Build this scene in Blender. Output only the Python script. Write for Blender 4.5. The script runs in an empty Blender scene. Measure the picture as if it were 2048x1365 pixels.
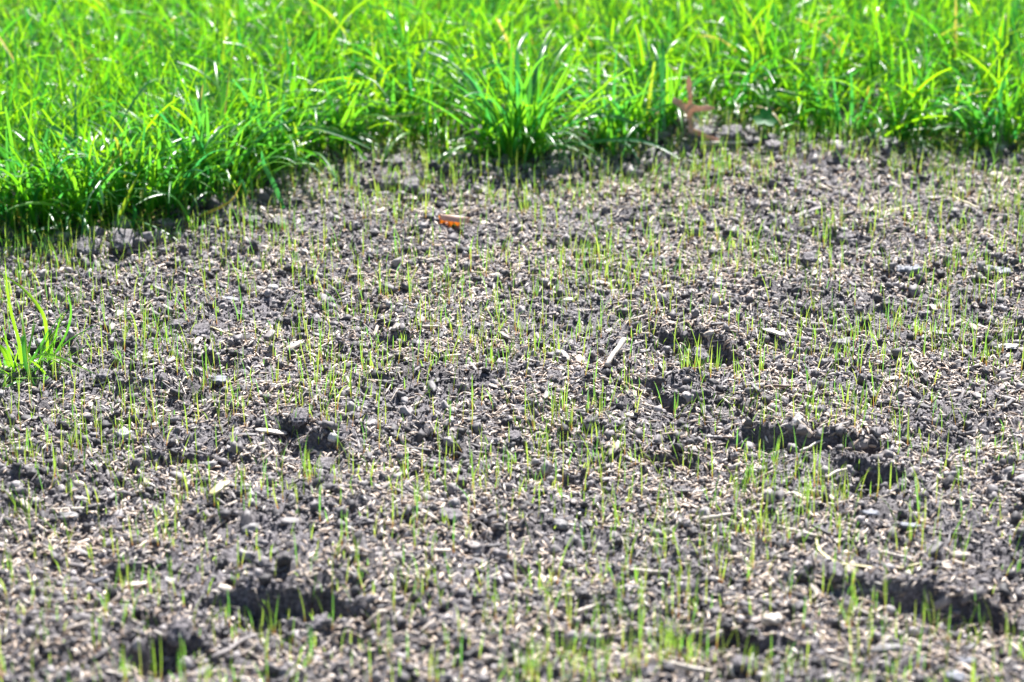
import bpy, math, random
import numpy as np

random.seed(7)
rng = np.random.default_rng(11)
scene = bpy.context.scene
C = scene.collection
rad = math.radians

# ------------------------------------------------------------------ camera, sky, sun, exposure
CAM_H, PITCH, HFOV = 0.55, 21.0, 24.0
FPX = 1024.0 / math.tan(rad(HFOV / 2))            # focal length in pixels of the 2048 wide photograph
cam_d = bpy.data.cameras.new('camera')
cam = bpy.data.objects.new('camera', cam_d)
C.objects.link(cam)
cam.location = (0, 0, CAM_H)
cam.rotation_euler = (rad(90 - PITCH), 0, 0)
cam_d.sensor_width = 36.0
cam_d.angle = rad(HFOV)
cam_d.clip_start, cam_d.clip_end = 0.01, 500.0
cam_d.dof.use_dof = True
cam_d.dof.focus_distance = 1.50
cam_d.dof.aperture_fstop = 9.5
scene.camera = cam

SUN_AZ, SUN_EL = 14.0, 50.0                       # degrees to the right of straight ahead, above the horizon
world = bpy.data.worlds.new('World')
scene.world = world
world.use_nodes = True
wn = world.node_tree.nodes
sky = wn.new('ShaderNodeTexSky')
sky.sky_type = 'NISHITA'
sky.sun_disc = False
sky.sun_elevation = rad(SUN_EL)
sky.sun_rotation = rad(SUN_AZ)
world.node_tree.links.new(sky.outputs[0], wn['Background'].inputs[0])
wn['Background'].inputs[1].default_value = 0.058
sun_d = bpy.data.lights.new('sun', 'SUN')
sun_d.energy = 5.0
sun_d.angle = rad(0.5)
sun_d.color = (1.0, 0.975, 0.945)
sun = bpy.data.objects.new('sun', sun_d)
C.objects.link(sun)
sun.location = (0.6, 3, 3)
sun.rotation_euler = (rad(90 - SUN_EL), 0, rad(180 - SUN_AZ))
scene.view_settings.view_transform = 'Standard'
scene.view_settings.look = 'None'
scene.view_settings.gamma = 1.0
scene.view_settings.exposure = 1.4
scene.cycles.max_bounces = 10
scene.cycles.diffuse_bounces = 8
scene.cycles.transmission_bounces = 6
scene.cycles.sample_clamp_indirect = 6.0

# ------------------------------------------------------------------ pixel <-> place
cp, sp = math.cos(rad(PITCH)), math.sin(rad(PITCH))

def ray(px, py):
    a, b = (px - 1024.0) / FPX, (682.5 - py) / FPX
    return np.array([a, cp + b * sp, -sp + b * cp])

def at_y(px, py, y):
    d = ray(px, py)
    t = y / d[1]
    return np.array([d[0] * t, y, CAM_H + d[2] * t])

def flat(px, py, z=0.0):
    d = ray(px, py)
    t = (z - CAM_H) / d[2]
    return np.array([d[0] * t, d[1] * t, z])

def project(P):
    """World points (N,3) -> photograph pixels (N,2)."""
    d = P - np.array([0, 0, CAM_H])
    depth = d[:, 1] * cp - d[:, 2] * sp
    up = d[:, 1] * sp + d[:, 2] * cp
    return np.stack([1024 + FPX * d[:, 0] / depth, 682.5 - FPX * up / depth], 1)

def mm_per_px(px, py):
    p = flat(px, py)
    return 1000 * math.dist(p, (0, 0, CAM_H)) / FPX

# ------------------------------------------------------------------ noise
def _h(ix, iy, s):
    h = (ix.astype(np.int64) * 374761393 + iy.astype(np.int64) * 668265263 + s * 982451653) & 0xFFFFFFFF
    h = ((h ^ (h >> 13)) * 1274126177) & 0xFFFFFFFF
    h = ((h ^ (h >> 16)) * 2246822519) & 0xFFFFFFFF
    return (h ^ (h >> 15)) & 0xFFFFFFFF

def rnd(ix, iy, s):
    return _h(ix, iy, s) / 4294967295.0

def perlin(x, y, s=0):
    ix, iy = np.floor(x), np.floor(y)
    fx, fy = x - ix, y - iy
    u, v = fx * fx * fx * (fx * (fx * 6 - 15) + 10), fy * fy * fy * (fy * (fy * 6 - 15) + 10)
    def g(dx, dy):
        a = rnd(ix + dx, iy + dy, s) * 6.2831853
        return np.cos(a) * (fx - dx) + np.sin(a) * (fy - dy)
    a = g(0, 0) * (1 - u) + g(1, 0) * u
    b = g(0, 1) * (1 - u) + g(1, 1) * u
    return (a * (1 - v) + b * v) * 1.5

def fbm(x, y, s=0, octv=4, gain=0.5):
    r, a = 0, 1.0
    for k in range(octv):
        r = r + a * perlin(x * 2 ** k, y * 2 ** k, s + 17 * k)
        a *= gain
    return r

def bumps(x, y, cell, s, rmin=0.25, rmax=0.75, keep=1.0):
    """Union of half buried lumps of random size: height in metres."""
    X, Y = x / cell, y / cell
    ix, iy = np.floor(X), np.floor(Y)
    out = np.zeros_like(X)
    for dx in (-1, 0, 1):
        for dy in (-1, 0, 1):
            cx, cy = ix + dx, iy + dy
            px, py = cx + rnd(cx, cy, s), cy + rnd(cx, cy, s + 1)
            r = rmin + (rmax - rmin) * rnd(cx, cy, s + 2) ** 1.6
            r = np.where(rnd(cx, cy, s + 3) < keep, r, 0.0)
            d2 = (X - px) ** 2 + (Y - py) ** 2
            out = np.maximum(out, np.sqrt(np.maximum(r * r - d2, 0)))
    return out * cell

def sstep(a, b, x):
    t = np.clip((x - a) / (b - a), 0, 1)
    return t * t * (3 - 2 * t)

# ------------------------------------------------------------------ the lie of the land
EDGE_PX = [(-500, 470), (-200, 455), (0, 446), (200, 440), (340, 418), (440, 375), (540, 338), (640, 292), (740, 268), (830, 292), (930, 306),
           (1030, 312), (1110, 292), (1200, 270), (1300, 276), (1350, 262), (1410, 246), (1520, 262), (1700, 268), (1800, 274), (1900, 254),
           (2048, 278), (2300, 290), (2600, 300)]
_e = np.array([flat(*p)[:2] for p in EDGE_PX])

def edge_y(x):
    return np.interp(x, _e[:, 0], _e[:, 1])

# hollows of the seed bed: x, y, half width, half height in photograph pixels, depth in mm, turn in degrees
PITS = [(590, 1205, 165, 38, 17, -18), (350, 1300, 85, 22, 15, 5), (1915, 1200, 125, 26, 14, -14), (1460, 1256, 140, 20, 10, -4),
        (1410, 682, 72, 19, 14, -22), (1570, 874, 140, 14, 11, -3), (1735, 932, 62, 28, 13, -20), (1115, 930, 75, 26, 14, 0),
        (630, 885, 80, 26, 14, -5), (405, 715, 60, 36, 18, 10), (800, 378, 80, 24, 16, 0), (1700, 470, 70, 24, 15, 0), (1420, 890, 80, 18, 10, 8),
        (350, 890, 80, 26, 11, 0), (955, 1045, 60, 20, 11, -20), (1990, 665, 110, 22, 12, -8), (750, 690, 70, 24, 9, 0), (960, 705, 90, 16, 8, 0),
        (1160, 470, 60, 20, 10, 0), (700, 600, 90, 20, 8, 0), (450, 505, 90, 24, 12, 0), (140, 560, 80, 24, 10, 0), (1640, 610, 60, 16, 8, 0),
        (200, 1230, 120, 26, 10, 0), (1230, 1280, 90, 24, 9, 0), (1830, 330, 100, 22, 12, 0), (1100, 810, 100, 18, 8, 0), (320, 640, 60, 20, 9, 0),
        (60, 960, 90, 26, 12, 0), (820, 860, 90, 18, 8, 0), (1870, 860, 70, 20, 10, 0), (1560, 455, 60, 18, 9, 0)]
CRACKS = [[(1265, 745), (1310, 765), (1345, 790), (1390, 800)], [(1500, 868), (1580, 862), (1640, 872), (1690, 890), (1740, 885)],
          [(920, 1015), (950, 1045), (985, 1070)], [(1280, 660), (1330, 668), (1375, 660)], [(1450, 790), (1500, 815), (1530, 850)],
          [(1380, 900), (1320, 890), (1250, 905)], [(300, 870), (360, 880), (430, 872)]]
MOUNDS = [(1400, 270, 110, 26, 15), (230, 478, 90, 24, 12), (1640, 300, 130, 20, 7), (480, 425, 90, 20, 7), (1620, 850, 170, 34, 8), (620, 1120, 170, 40, 7),
          (1720, 1150, 150, 32, 9), (300, 730, 90, 30, 9), (800, 320, 90, 18, 6), (1880, 1165, 130, 26, 4), (200, 1270, 160, 40, 8), (640, 850, 90, 26, 7)]

def _ell(px, py, hw, hh):
    p = flat(px, py)
    a = hw * mm_per_px(px, py) / 1000
    y0, y1 = flat(px, py + hh)[1], flat(px, py - hh)[1]
    return p[0], (y0 + y1) / 2, a, (y1 - y0) / 2

_pits = [(*_ell(*p[:4]), p[4] / 1000 * (0.9 if k < 7 else 0.34), rad(p[5])) for k, p in enumerate(PITS)]
_mounds = [(*_ell(*p[:4]), p[4] / 1000) for p in MOUNDS]
_cracks = [np.array([flat(*q)[:2] for q in c]) for c in CRACKS]

def height(x, y):
    x, y = np.asarray(x, float), np.asarray(y, float)
    wx = x + 0.016 * perlin(x * 22, y * 22, 5) + 0.008 * perlin(x * 70, y * 70, 6)
    wy = y + 0.018 * perlin(x * 22, y * 22, 8) + 0.009 * perlin(x * 70, y * 70, 9)
    z = 0.007 * fbm(x * 7, y * 7, 1, 3)
    z = z + 0.0032 * fbm(x * 38, y * 38, 2, 3)
    z = z + 0.0020 * fbm(x * 150, y * 150, 3, 4, 0.7)
    for (cx, cy, a, b, h) in _mounds:
        d2 = ((wx - cx) / a) ** 2 + ((wy - cy) / b) ** 2
        z = z + h * np.exp(-d2 * 1.2)
    dep = np.zeros_like(z)
    for (cx, cy, a, b, h, t) in _pits:
        u, v = wx - cx, wy - cy
        u, v = u * math.cos(t) + v * math.sin(t), -u * math.sin(t) + v * math.cos(t)
        far = v > 0
        d = np.sqrt((u / a) ** 2 + (v / np.where(far, b * 0.8, b * 1.9)) ** 2)
        dep = np.maximum(dep, h * np.where(far, sstep(1.0, 0.86, d), np.clip((1.25 - d) / 1.25, 0, 1) ** 0.8) * (1 + 0.35 * perlin(x * 60, y * 60, 12)))
    for ci, c in enumerate(_cracks):
        best = np.full_like(z, 9.0)
        for k in range(len(c) - 1):
            p, q = c[k], c[k + 1]
            e = q - p
            s = np.clip(((wx - p[0]) * e[0] + (wy - p[1]) * e[1]) / (e @ e), 0, 1)
            best = np.minimum(best, np.hypot(wx - p[0] - s * e[0], wy - p[1] - s * e[1]))
        dep = np.maximum(dep, (0.015 if ci in (1, 5) else 0.009) * sstep(0.0075 if ci in (1, 5) else 0.0045, 0.0015, best))
    z = z - dep
    # lumpy in places, trodden smooth in others
    m = sstep(-0.25, 0.5, fbm(x * 9 + 3, y * 9, 31, 3) + 0.5 * sstep(0.2, 0.0, np.abs(edge_y(x) - y)) + 0.35 * sstep(-0.05, -0.3, x))
    pit = np.clip(dep / 0.01, 0, 1)
    m = np.maximum(m, pit * 0.8)
    z = z + 0.55 * m * m * bumps(wx, wy, 0.011, 40, 0.2, 0.7, 0.5) * 0.42
    z = z + (0.20 + 0.60 * m) * bumps(wx, wy, 0.0050, 50, 0.2, 0.75, 0.85) * 0.55
    z = z + bumps(x, y, 0.0036, 60, 0.2, 0.75, 0.8) * 0.5
    # the turf stands a little proud of the bed
    z = z + 0.012 * sstep(-0.02, 0.12, y - edge_y(x))
    return z - 0.006

def ground_at(px, py):
    z = 0.0
    for _ in range(6):
        p = flat(px, py, z)
        z = 0.5 * z + 0.5 * float(height(np.array([p[0]]), np.array([p[1]]))[0])
    p = flat(px, py, z)
    return np.array([p[0], p[1], float(height(np.array([p[0]]), np.array([p[1]]))[0])])

# ------------------------------------------------------------------ mesh helpers
def mesh(name, V, F, mat, attrs=None, smooth=True):
    """V (N,3), F list of index arrays (each (M,k)) -> mesh data."""
    me = bpy.data.meshes.new(name)
    V = np.ascontiguousarray(V, np.float32)
    F = [np.asarray(f, np.int32) for f in F if len(f)]
    me.vertices.add(len(V))
    me.vertices.foreach_set('co', V.ravel())
    loops = np.concatenate([f.ravel() for f in F])
    sizes = np.concatenate([np.full(len(f), f.shape[1], np.int32) for f in F])
    starts = np.concatenate([[0], np.cumsum(sizes)[:-1]]).astype(np.int32)
    me.loops.add(len(loops))
    me.loops.foreach_set('vertex_index', loops)
    me.polygons.add(len(sizes))
    me.polygons.foreach_set('loop_start', starts)
    me.polygons.foreach_set('loop_total', sizes)
    if smooth:
        me.polygons.foreach_set('use_smooth', np.ones(len(sizes), bool))
    for k, arr in (attrs or {}).items():
        a = me.attributes.new(k, 'FLOAT_VECTOR', 'POINT')
        a.data.foreach_set('vector', np.ascontiguousarray(arr, np.float32).ravel())
    me.update(calc_edges=True)
    me.materials.append(mat)
    return me

def link(name, me, parent=None, loc=(0, 0, 0)):
    o = bpy.data.objects.new(name, me)
    C.objects.link(o)
    o.location = loc
    if parent is not None:
        o.parent = parent
    return o

def tag(o, label=None, cat=None, group=None, kind=None):
    for k, v in (('label', label), ('category', cat), ('group', group), ('kind', kind)):
        if v:
            o[k] = v
    return o

def empty(name, loc):
    return link(name, None, None, tuple(loc))

def blade_geo(root, length, width, az, lean, bend, nseg=8, twist=None, fold=0.18, tip=0.06, belly=0.5, tatt=None):
    """Many grass blades at once -> V (n, nseg+1, 3, 3), vector attribute (random, along, second random)."""
    n = len(root)
    t = np.linspace(0, 1, nseg + 1)[None, :]
    th = lean[:, None] + bend[:, None] * t ** 1.4
    step = length[:, None] / nseg
    thm = (th[:, 1:] + th[:, :-1]) / 2
    r = np.concatenate([np.zeros((n, 1)), np.cumsum(np.sin(thm) * step, 1)], 1)
    z = np.concatenate([np.zeros((n, 1)), np.cumsum(np.cos(thm) * step, 1)], 1)
    ca, sa = np.cos(az)[:, None], np.sin(az)[:, None]
    cen = np.stack([root[:, 0:1] + r * ca, root[:, 1:2] + r * sa, root[:, 2:3] + z], -1)
    tan = np.stack([np.sin(th) * ca, np.sin(th) * sa, np.cos(th)], -1)
    side0 = np.stack([-np.sin(az), np.cos(az), 0 * az], -1)[:, None, :] + 0 * tan
    nrm = np.cross(tan, side0)
    tw = (twist[:, None] * (0.4 + 0.6 * t)) if twist is not None else 0 * th
    side = side0 * np.cos(tw)[..., None] + nrm * np.sin(tw)[..., None]
    nn = np.cross(tan, side)
    tipv = tip[:, None] if isinstance(tip, np.ndarray) else tip
    w = width[:, None] * (tipv + (1 - tipv) * np.clip((1 - t) / (1 - belly), 0, 1) ** 0.7) * (0.65 + 0.35 * np.clip(t / 0.25, 0, 1))
    off = side * (w / 2)[..., None]
    mid = nn * (w * fold)[..., None]
    V = np.stack([cen - off, cen + mid, cen + off], 2)
    R = rng.random((n, 2))
    A = np.stack([np.broadcast_to(R[:, 0, None, None], V.shape[:3]), np.broadcast_to(t[..., None], V.shape[:3]),
                  np.broadcast_to(R[:, 1, None, None], V.shape[:3])], -1)
    return V, A

def strip_faces(n, nseg, across=3):
    base = np.arange(nseg)[:, None] * across + np.arange(across - 1)[None, :]
    q = np.stack([base, base + 1, base + across + 1, base + across], -1).reshape(-1, 4)
    per = (nseg + 1) * across
    return (q[None] + (np.arange(n) * per)[:, None, None]).reshape(-1, 4)

def ribbon(pts, width, nseg=12, tip=0.1, fold=0.15, up=(0, -0.6, 0.8), r0=None):
    """One blade along a line of places (root first)."""
    pts = np.asarray(pts, float)
    P = np.vstack([2 * pts[0] - pts[1], pts, 2 * pts[-1] - pts[-2]])
    m = len(pts) - 1
    out = []
    for u in np.linspace(0, m, nseg + 1):
        k = min(int(u), m - 1)
        f = u - k
        a, b, c, d = P[k], P[k + 1], P[k + 2], P[k + 3]
        out.append(0.5 * (2 * b + (c - a) * f + (2 * a - 5 * b + 4 * c - d) * f * f + (3 * b - a - 3 * c + d) * f ** 3))
    cen = np.array(out)
    tan = np.gradient(cen, axis=0)
    tan /= np.linalg.norm(tan, axis=1)[:, None]
    side = np.cross(tan, np.array(up))
    side /= np.linalg.norm(side, axis=1)[:, None] + 1e-9
    nn = np.cross(side, tan)
    t = np.linspace(0, 1, nseg + 1)
    w = width * (tip + (1 - tip) * np.clip((1 - t) / 0.45, 0, 1) ** 0.8) * (0.6 + 0.4 * np.clip(t / 0.2, 0, 1))
    V = np.stack([cen - side * w[:, None] / 2, cen - nn * (w * fold)[:, None], cen + side * w[:, None] / 2], 1)
    a, b = (random.random(), random.random())
    if r0 is not None:
        a = r0
    A = np.stack([np.full(V.shape[:2], a), np.broadcast_to(t[:, None], V.shape[:2]), np.full(V.shape[:2], b)], -1)
    return V.reshape(-1, 3), A.reshape(-1, 3), strip_faces(1, nseg)

def ico(sub):
    import bmesh
    bm = bmesh.new()
    bmesh.ops.create_icosphere(bm, subdivisions=sub, radius=1.0)
    V = np.array([v.co[:] for v in bm.verts])
    F = np.array([[v.index for v in f.verts] for f in bm.faces])
    bm.free()
    return V, F
ICO = {k: ico(k) for k in (1, 2, 3, 4)}

def n3(P, s):
    return (perlin(P[:, 0] + 7.3 * P[:, 2], P[:, 1] - 3.1 * P[:, 2], s) + perlin(P[:, 1] * 1.1 + 11, P[:, 2] * 1.3 + P[:, 0], s + 3)) * 0.5

def lump(sub, size, seed, boxy=0.0, rough=0.25, freq=1.4):
    """A stone, clod or chip: an irregular, partly squared body of given half sizes."""
    V, F = ICO[sub]
    V = V.copy()
    if boxy:
        p = 2 + 6 * boxy
        V = V / (np.sum(np.abs(V) ** p, 1) ** (1 / p))[:, None]
    d = 1 + rough * n3(V * freq, seed) + rough * 0.6 * n3(V * freq * 2.3, seed + 9) + rough * 0.42 * n3(V * freq * 5, seed + 19) + rough * 0.25 * n3(V * freq * 11, seed + 29)
    return V * d[:, None] * np.array(size), F

def rotm(yaw, pitch=0.0, roll=0.0):
    cy, sy, c2, s2, c3, s3 = np.cos(yaw), np.sin(yaw), np.cos(pitch), np.sin(pitch), np.cos(roll), np.sin(roll)
    Z = np.array([[cy, -sy, 0], [sy, cy, 0], [0, 0, 1]])
    Y = np.array([[c2, 0, s2], [0, 1, 0], [-s2, 0, c2]])
    X = np.array([[1, 0, 0], [0, c3, -s3], [0, s3, c3]])
    return Z @ Y @ X

def scatter(templates, pos, scale, rots, vec):
    """Copies of small bodies joined into one mass. vec: per copy vector attribute."""
    Vs, Fs, As, base = [], [], [], 0
    pick = rng.integers(0, len(templates), len(pos))
    for k, (V, F) in enumerate(templates):
        idx = np.where(pick == k)[0]
        if not len(idx):
            continue
        W = V[None] * scale[idx][:, None, :]
        W = np.einsum('nij,nvj->nvi', rots[idx], W) + pos[idx][:, None, :]
        Vs.append(W.reshape(-1, 3))
        Fs.append((F[None] + (base + np.arange(len(idx)) * len(V))[:, None, None]).reshape(-1, F.shape[1]))
        As.append(np.repeat(vec[idx], len(V), 0))
        base += len(idx) * len(V)
    return np.concatenate(Vs), Fs, np.concatenate(As)

def rot_many(normal, yaw, tilt):
    """Rotation matrices that lay the local z axis along normal, turned by yaw, dipped by tilt."""
    n = normal / np.linalg.norm(normal, axis=1)[:, None]
    h = np.stack([np.cos(yaw), np.sin(yaw), 0 * yaw], 1)
    x = h - n * np.sum(h * n, 1)[:, None]
    x /= np.linalg.norm(x, axis=1)[:, None]
    x2 = x * np.cos(tilt)[:, None] + n * np.sin(tilt)[:, None]
    y = np.cross(n, x)
    z = np.cross(x2, y)
    return np.stack([x2, y, z], 2)

def normals(x, y, e=0.002):
    hx = (height(x + e, y) - height(x - e, y)) / (2 * e)
    hy = (height(x, y + e) - height(x, y - e)) / (2 * e)
    return np.stack([-hx, -hy, np.ones_like(hx)], 1)

# ------------------------------------------------------------------ materials
def new_mat(name):
    m = bpy.data.materials.new(name)
    m.use_nodes = True
    nt = m.node_tree
    b = nt.nodes['Principled BSDF']
    return m, nt, b, nt.nodes['Material Output']

def node(nt, kind, **kw):
    n = nt.nodes.new(kind)
    for k, v in kw.items():
        setattr(n, k, v)
    return n

def ramp(nt, fac, stops, interp='LINEAR'):
    r = node(nt, 'ShaderNodeValToRGB')
    r.color_ramp.interpolation = interp
    el = r.color_ramp.elements
    while len(el) < len(stops):
        el.new(0.5)
    for e, (p, c) in zip(el, stops):
        e.position = p
        e.color = (*c, 1)
    nt.links.new(fac, r.inputs[0])
    return r.outputs[0]

def noise(nt, scale, detail=4, rough=0.6, coord='Object'):
    tc = node(nt, 'ShaderNodeTexCoord')
    n = node(nt, 'ShaderNodeTexNoise')
    n.inputs['Scale'].default_value = scale
    n.inputs['Detail'].default_value = detail
    n.inputs['Roughness'].default_value = rough
    nt.links.new(tc.outputs[coord], n.inputs['Vector'])
    return n.outputs[0]

def mix(nt, fac, a, b, blend='MIX'):
    m = node(nt, 'ShaderNodeMix', data_type='RGBA', blend_type=blend)
    for s, v in ((m.inputs[0], fac), (m.inputs[6], a), (m.inputs[7], b)):
        if isinstance(v, (int, float)):
            s.default_value = v
        elif isinstance(v, tuple):
            s.default_value = (*v, 1)
        else:
            nt.links.new(v, s)
    return m.outputs[2]

def bump(nt, b, h, strength, dist):
    n = node(nt, 'ShaderNodeBump')
    n.inputs['Strength'].default_value = strength
    n.inputs['Distance'].default_value = dist
    nt.links.new(h, n.inputs['Height'])
    nt.links.new(n.outputs[0], b.inputs['Normal'])

def soil_mat(name, k=1.0):
    m, nt, b, out = new_mat(name)
    big = noise(nt, 14, 5, 0.6)
    fine = noise(nt, 480, 8, 0.78)
    c1 = ramp(nt, fine, [(0.32, (0.030 * k, 0.028 * k, 0.033 * k)), (0.46, (0.125 * k, 0.114 * k, 0.124 * k)), (0.58, (0.29 * k, 0.268 * k, 0.285 * k)), (0.70, (0.48 * k, 0.45 * k, 0.47 * k))])
    c2 = ramp(nt, big, [(0.33, (0.58, 0.53, 0.51)), (0.5, (0.95, 0.92, 0.93)), (0.67, (1.20, 1.18, 1.20))])
    nt.links.new(mix(nt, 1.0, c1, c2, 'MULTIPLY'), b.inputs['Base Color'])
    b.inputs['Roughness'].default_value = 0.62
    b.inputs['Specular IOR Level'].default_value = 0.45
    bump(nt, b, noise(nt, 900, 6, 0.7), 0.9, 0.0012)
    return m

M = {}
M['soil'] = soil_mat('garden_soil', 0.75)
M['clod'] = soil_mat('soil_clod', 0.95)

def vary_mat(name, stops, rough=0.7, spec=0.4, bscale=700, bdist=0.0004, attr=True):
    """A mottled dry material whose colour is picked per piece."""
    m, nt, b, out = new_mat(name)
    if attr:
        a = node(nt, 'ShaderNodeAttribute', attribute_name='vary')
        s = node(nt, 'ShaderNodeSeparateXYZ')
        nt.links.new(a.outputs['Vector'], s.inputs[0])
        f = s.outputs[0]
    else:
        f = noise(nt, 60, 3, 0.6)
    c = ramp(nt, f, stops)
    mott = ramp(nt, noise(nt, 300, 4, 0.7), [(0.3, (0.62, 0.60, 0.60)), (0.7, (1.25, 1.22, 1.2))])
    nt.links.new(mix(nt, 1.0, c, mott, 'MULTIPLY'), b.inputs['Base Color'])
    b.inputs['Roughness'].default_value = rough
    b.inputs['Specular IOR Level'].default_value = spec
    bump(nt, b, noise(nt, bscale, 3, 0.6), 0.5, bdist)
    return m

M['seed'] = vary_mat('grass_seed_husk', [(0.0, (0.12, 0.095, 0.08)), (0.22, (0.30, 0.22, 0.165)), (0.5, (0.56, 0.43, 0.325)), (0.8, (0.75, 0.63, 0.51)), (1.0, (0.86, 0.80, 0.72))], 0.5, 0.5)
M['crumb'] = vary_mat('soil_crumb', [(0.0, (0.03, 0.028, 0.032)), (0.4, (0.10, 0.092, 0.098)), (0.75, (0.22, 0.203, 0.208)), (1.0, (0.38, 0.352, 0.352))], 0.65, 0.45)
M['litter'] = vary_mat('mulch_flake', [(0.0, (0.05, 0.045, 0.05)), (0.35, (0.13, 0.12, 0.125)), (0.6, (0.28, 0.25, 0.24)), (0.85, (0.45, 0.38, 0.31)), (1.0, (0.66, 0.58, 0.50))], 0.6, 0.5)

def plain_mat(name, lo, hi, rough=0.65, stretch=None, scale=260):
    m, nt, b, out = new_mat(name)
    tc = node(nt, 'ShaderNodeTexCoord')
    mp = node(nt, 'ShaderNodeMapping')
    if stretch:
        mp.inputs['Scale'].default_value = stretch
    nt.links.new(tc.outputs['Object'], mp.inputs[0])
    n = node(nt, 'ShaderNodeTexNoise')
    n.inputs['Scale'].default_value = scale
    n.inputs['Detail'].default_value = 5
    nt.links.new(mp.outputs[0], n.inputs['Vector'])
    nt.links.new(ramp(nt, n.outputs[0], [(0.32, lo), (0.68, hi)]), b.inputs['Base Color'])
    b.inputs['Roughness'].default_value = rough
    bump(nt, b, n.outputs[0], 0.5, 0.0006)
    return m

M['pale_wood'] = plain_mat('weathered_pale_wood', (0.40, 0.33, 0.27), (0.72, 0.64, 0.56), 0.6, (0.25, 1, 1), 500)
M['grey_wood'] = plain_mat('grey_dry_twig', (0.15, 0.13, 0.125), (0.36, 0.32, 0.31), 0.7, (0.25, 1, 1), 500)
M['brown_wood'] = plain_mat('brown_dry_twig', (0.13, 0.09, 0.07), (0.32, 0.23, 0.18), 0.7, (0.25, 1, 1), 500)
M['dark_wood'] = plain_mat('dark_damp_wood', (0.04, 0.04, 0.055), (0.15, 0.15, 0.18), 0.5, (0.25, 1, 1), 500)
M['straw'] = plain_mat('dry_straw', (0.50, 0.42, 0.20), (0.74, 0.66, 0.42), 0.5, (0.2, 1, 1), 400)
M['slate'] = plain_mat('blue_grey_stone', (0.10, 0.105, 0.13), (0.27, 0.28, 0.32), 0.7)
M['grey_stone'] = plain_mat('grey_stone', (0.13, 0.125, 0.125), (0.34, 0.32, 0.32), 0.75)
M['white_stone'] = plain_mat('white_stone', (0.42, 0.39, 0.37), (0.70, 0.67, 0.65), 0.6)

def leaf_mat(name, col_stops, tr_stops, root_stops=None, rough=0.32, spec=0.5, tr=0.5):
    """Thin leaf: reflects on one side, lets sunlight through to the other. Attribute 'vary' = (random, along the blade, random)."""
    m, nt, b, out = new_mat(name)
    a = node(nt, 'ShaderNodeAttribute', attribute_name='vary')
    s = node(nt, 'ShaderNodeSeparateXYZ')
    nt.links.new(a.outputs['Vector'], s.inputs[0])
    c = ramp(nt, s.outputs[0], col_stops)
    d = ramp(nt, s.outputs[0], tr_stops)
    if root_stops:
        f = ramp(nt, s.outputs[1], root_stops)
        fac = node(nt, 'ShaderNodeRGBToBW')
        nt.links.new(f, fac.inputs[0])
        c = mix(nt, fac.outputs[0], (0.36, 0.17, 0.07), c)
        d = mix(nt, fac.outputs[0], (0.42, 0.15, 0.06), d)
    nt.links.new(c, b.inputs['Base Color'])
    b.inputs['Roughness'].default_value = rough
    b.inputs['Specular IOR Level'].default_value = spec
    t = node(nt, 'ShaderNodeBsdfTranslucent')
    nt.links.new(d, t.inputs['Color'])
    mx = node(nt, 'ShaderNodeMixShader')
    mx.inputs[0].default_value = tr
    nt.links.new(b.outputs[0], mx.inputs[1])
    nt.links.new(t.outputs[0], mx.inputs[2])
    nt.links.new(mx.outputs[0], out.inputs['Surface'])
    return m

M['lawn'] = leaf_mat('lawn_blade',
    [(0.0, (0.015, 0.12, 0.025)), (0.4, (0.045, 0.21, 0.014)), (0.975, (0.085, 0.27, 0.010)), (0.988, (0.45, 0.40, 0.12)), (1.0, (0.50, 0.38, 0.20))],
    [(0.0, (0.03, 0.28, 0.04)), (0.35, (0.17, 0.60, 0.015)), (0.975, (0.48, 0.86, 0.010)), (0.988, (0.62, 0.52, 0.08)), (1.0, (0.62, 0.46, 0.14))], None, 0.33, 1.0, 0.46)
M['tuft'] = leaf_mat('tussock_blade',
    [(0.0, (0.02, 0.13, 0.05)), (0.5, (0.035, 0.18, 0.02)), (0.92, (0.08, 0.25, 0.010)), (0.95, (0.40, 0.32, 0.06)), (1.0, (0.40, 0.22, 0.08))],
    [(0.0, (0.05, 0.42, 0.10)), (0.5, (0.18, 0.60, 0.03)), (0.92, (0.34, 0.72, 0.02)), (0.95, (0.62, 0.48, 0.06)), (1.0, (0.60, 0.38, 0.08))], None, 0.36, 1.0, 0.45)
M['fresh'] = leaf_mat('fresh_green_blade', [(0.0, (0.06, 0.26, 0.03)), (0.5, (0.13, 0.36, 0.02)), (1.0, (0.24, 0.42, 0.02))],
    [(0.0, (0.12, 0.50, 0.06)), (0.5, (0.24, 0.66, 0.03)), (1.0, (0.45, 0.76, 0.02))], None, 0.34, 0.9, 0.5)
M['seedling'] = leaf_mat('seedling_blade',
    [(0.0, (0.10, 0.28, 0.04)), (0.5, (0.20, 0.36, 0.04)), (1.0, (0.31, 0.40, 0.07))],
    [(0.0, (0.20, 0.54, 0.08)), (0.5, (0.38, 0.62, 0.06)), (1.0, (0.54, 0.66, 0.11))],
    [(0.0, (0, 0, 0)), (0.12, (0.12, 0.12, 0.12)), (0.36, (1, 1, 1))], 0.35, 0.5, 0.5)

# ------------------------------------------------------------------ ground
def grid_ground():
    ny, nx = 1150, 940
    yy = 0.78 + (2.42 - 0.78) * (np.linspace(0, 1, ny) ** 1.15)
    hw = 0.33 * yy + 0.02
    u = np.linspace(-1, 1, nx)
    X = hw[:, None] * u[None]
    Y = np.broadcast_to(yy[:, None], X.shape)
    Z = height(X.ravel(), Y.ravel()).reshape(X.shape)
    # the rim is tucked under the outer ground
    V = np.stack([X, Y, Z], -1).reshape(-1, 3)
    i = np.arange(ny - 1)[:, None] * nx + np.arange(nx - 1)[None]
    F = np.stack([i, i + 1, i + nx + 1, i + nx], -1).reshape(-1, 4)
    return mesh('ground', V, [F], M['soil'])
tag(link('ground', grid_ground()), kind='structure')

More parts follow.
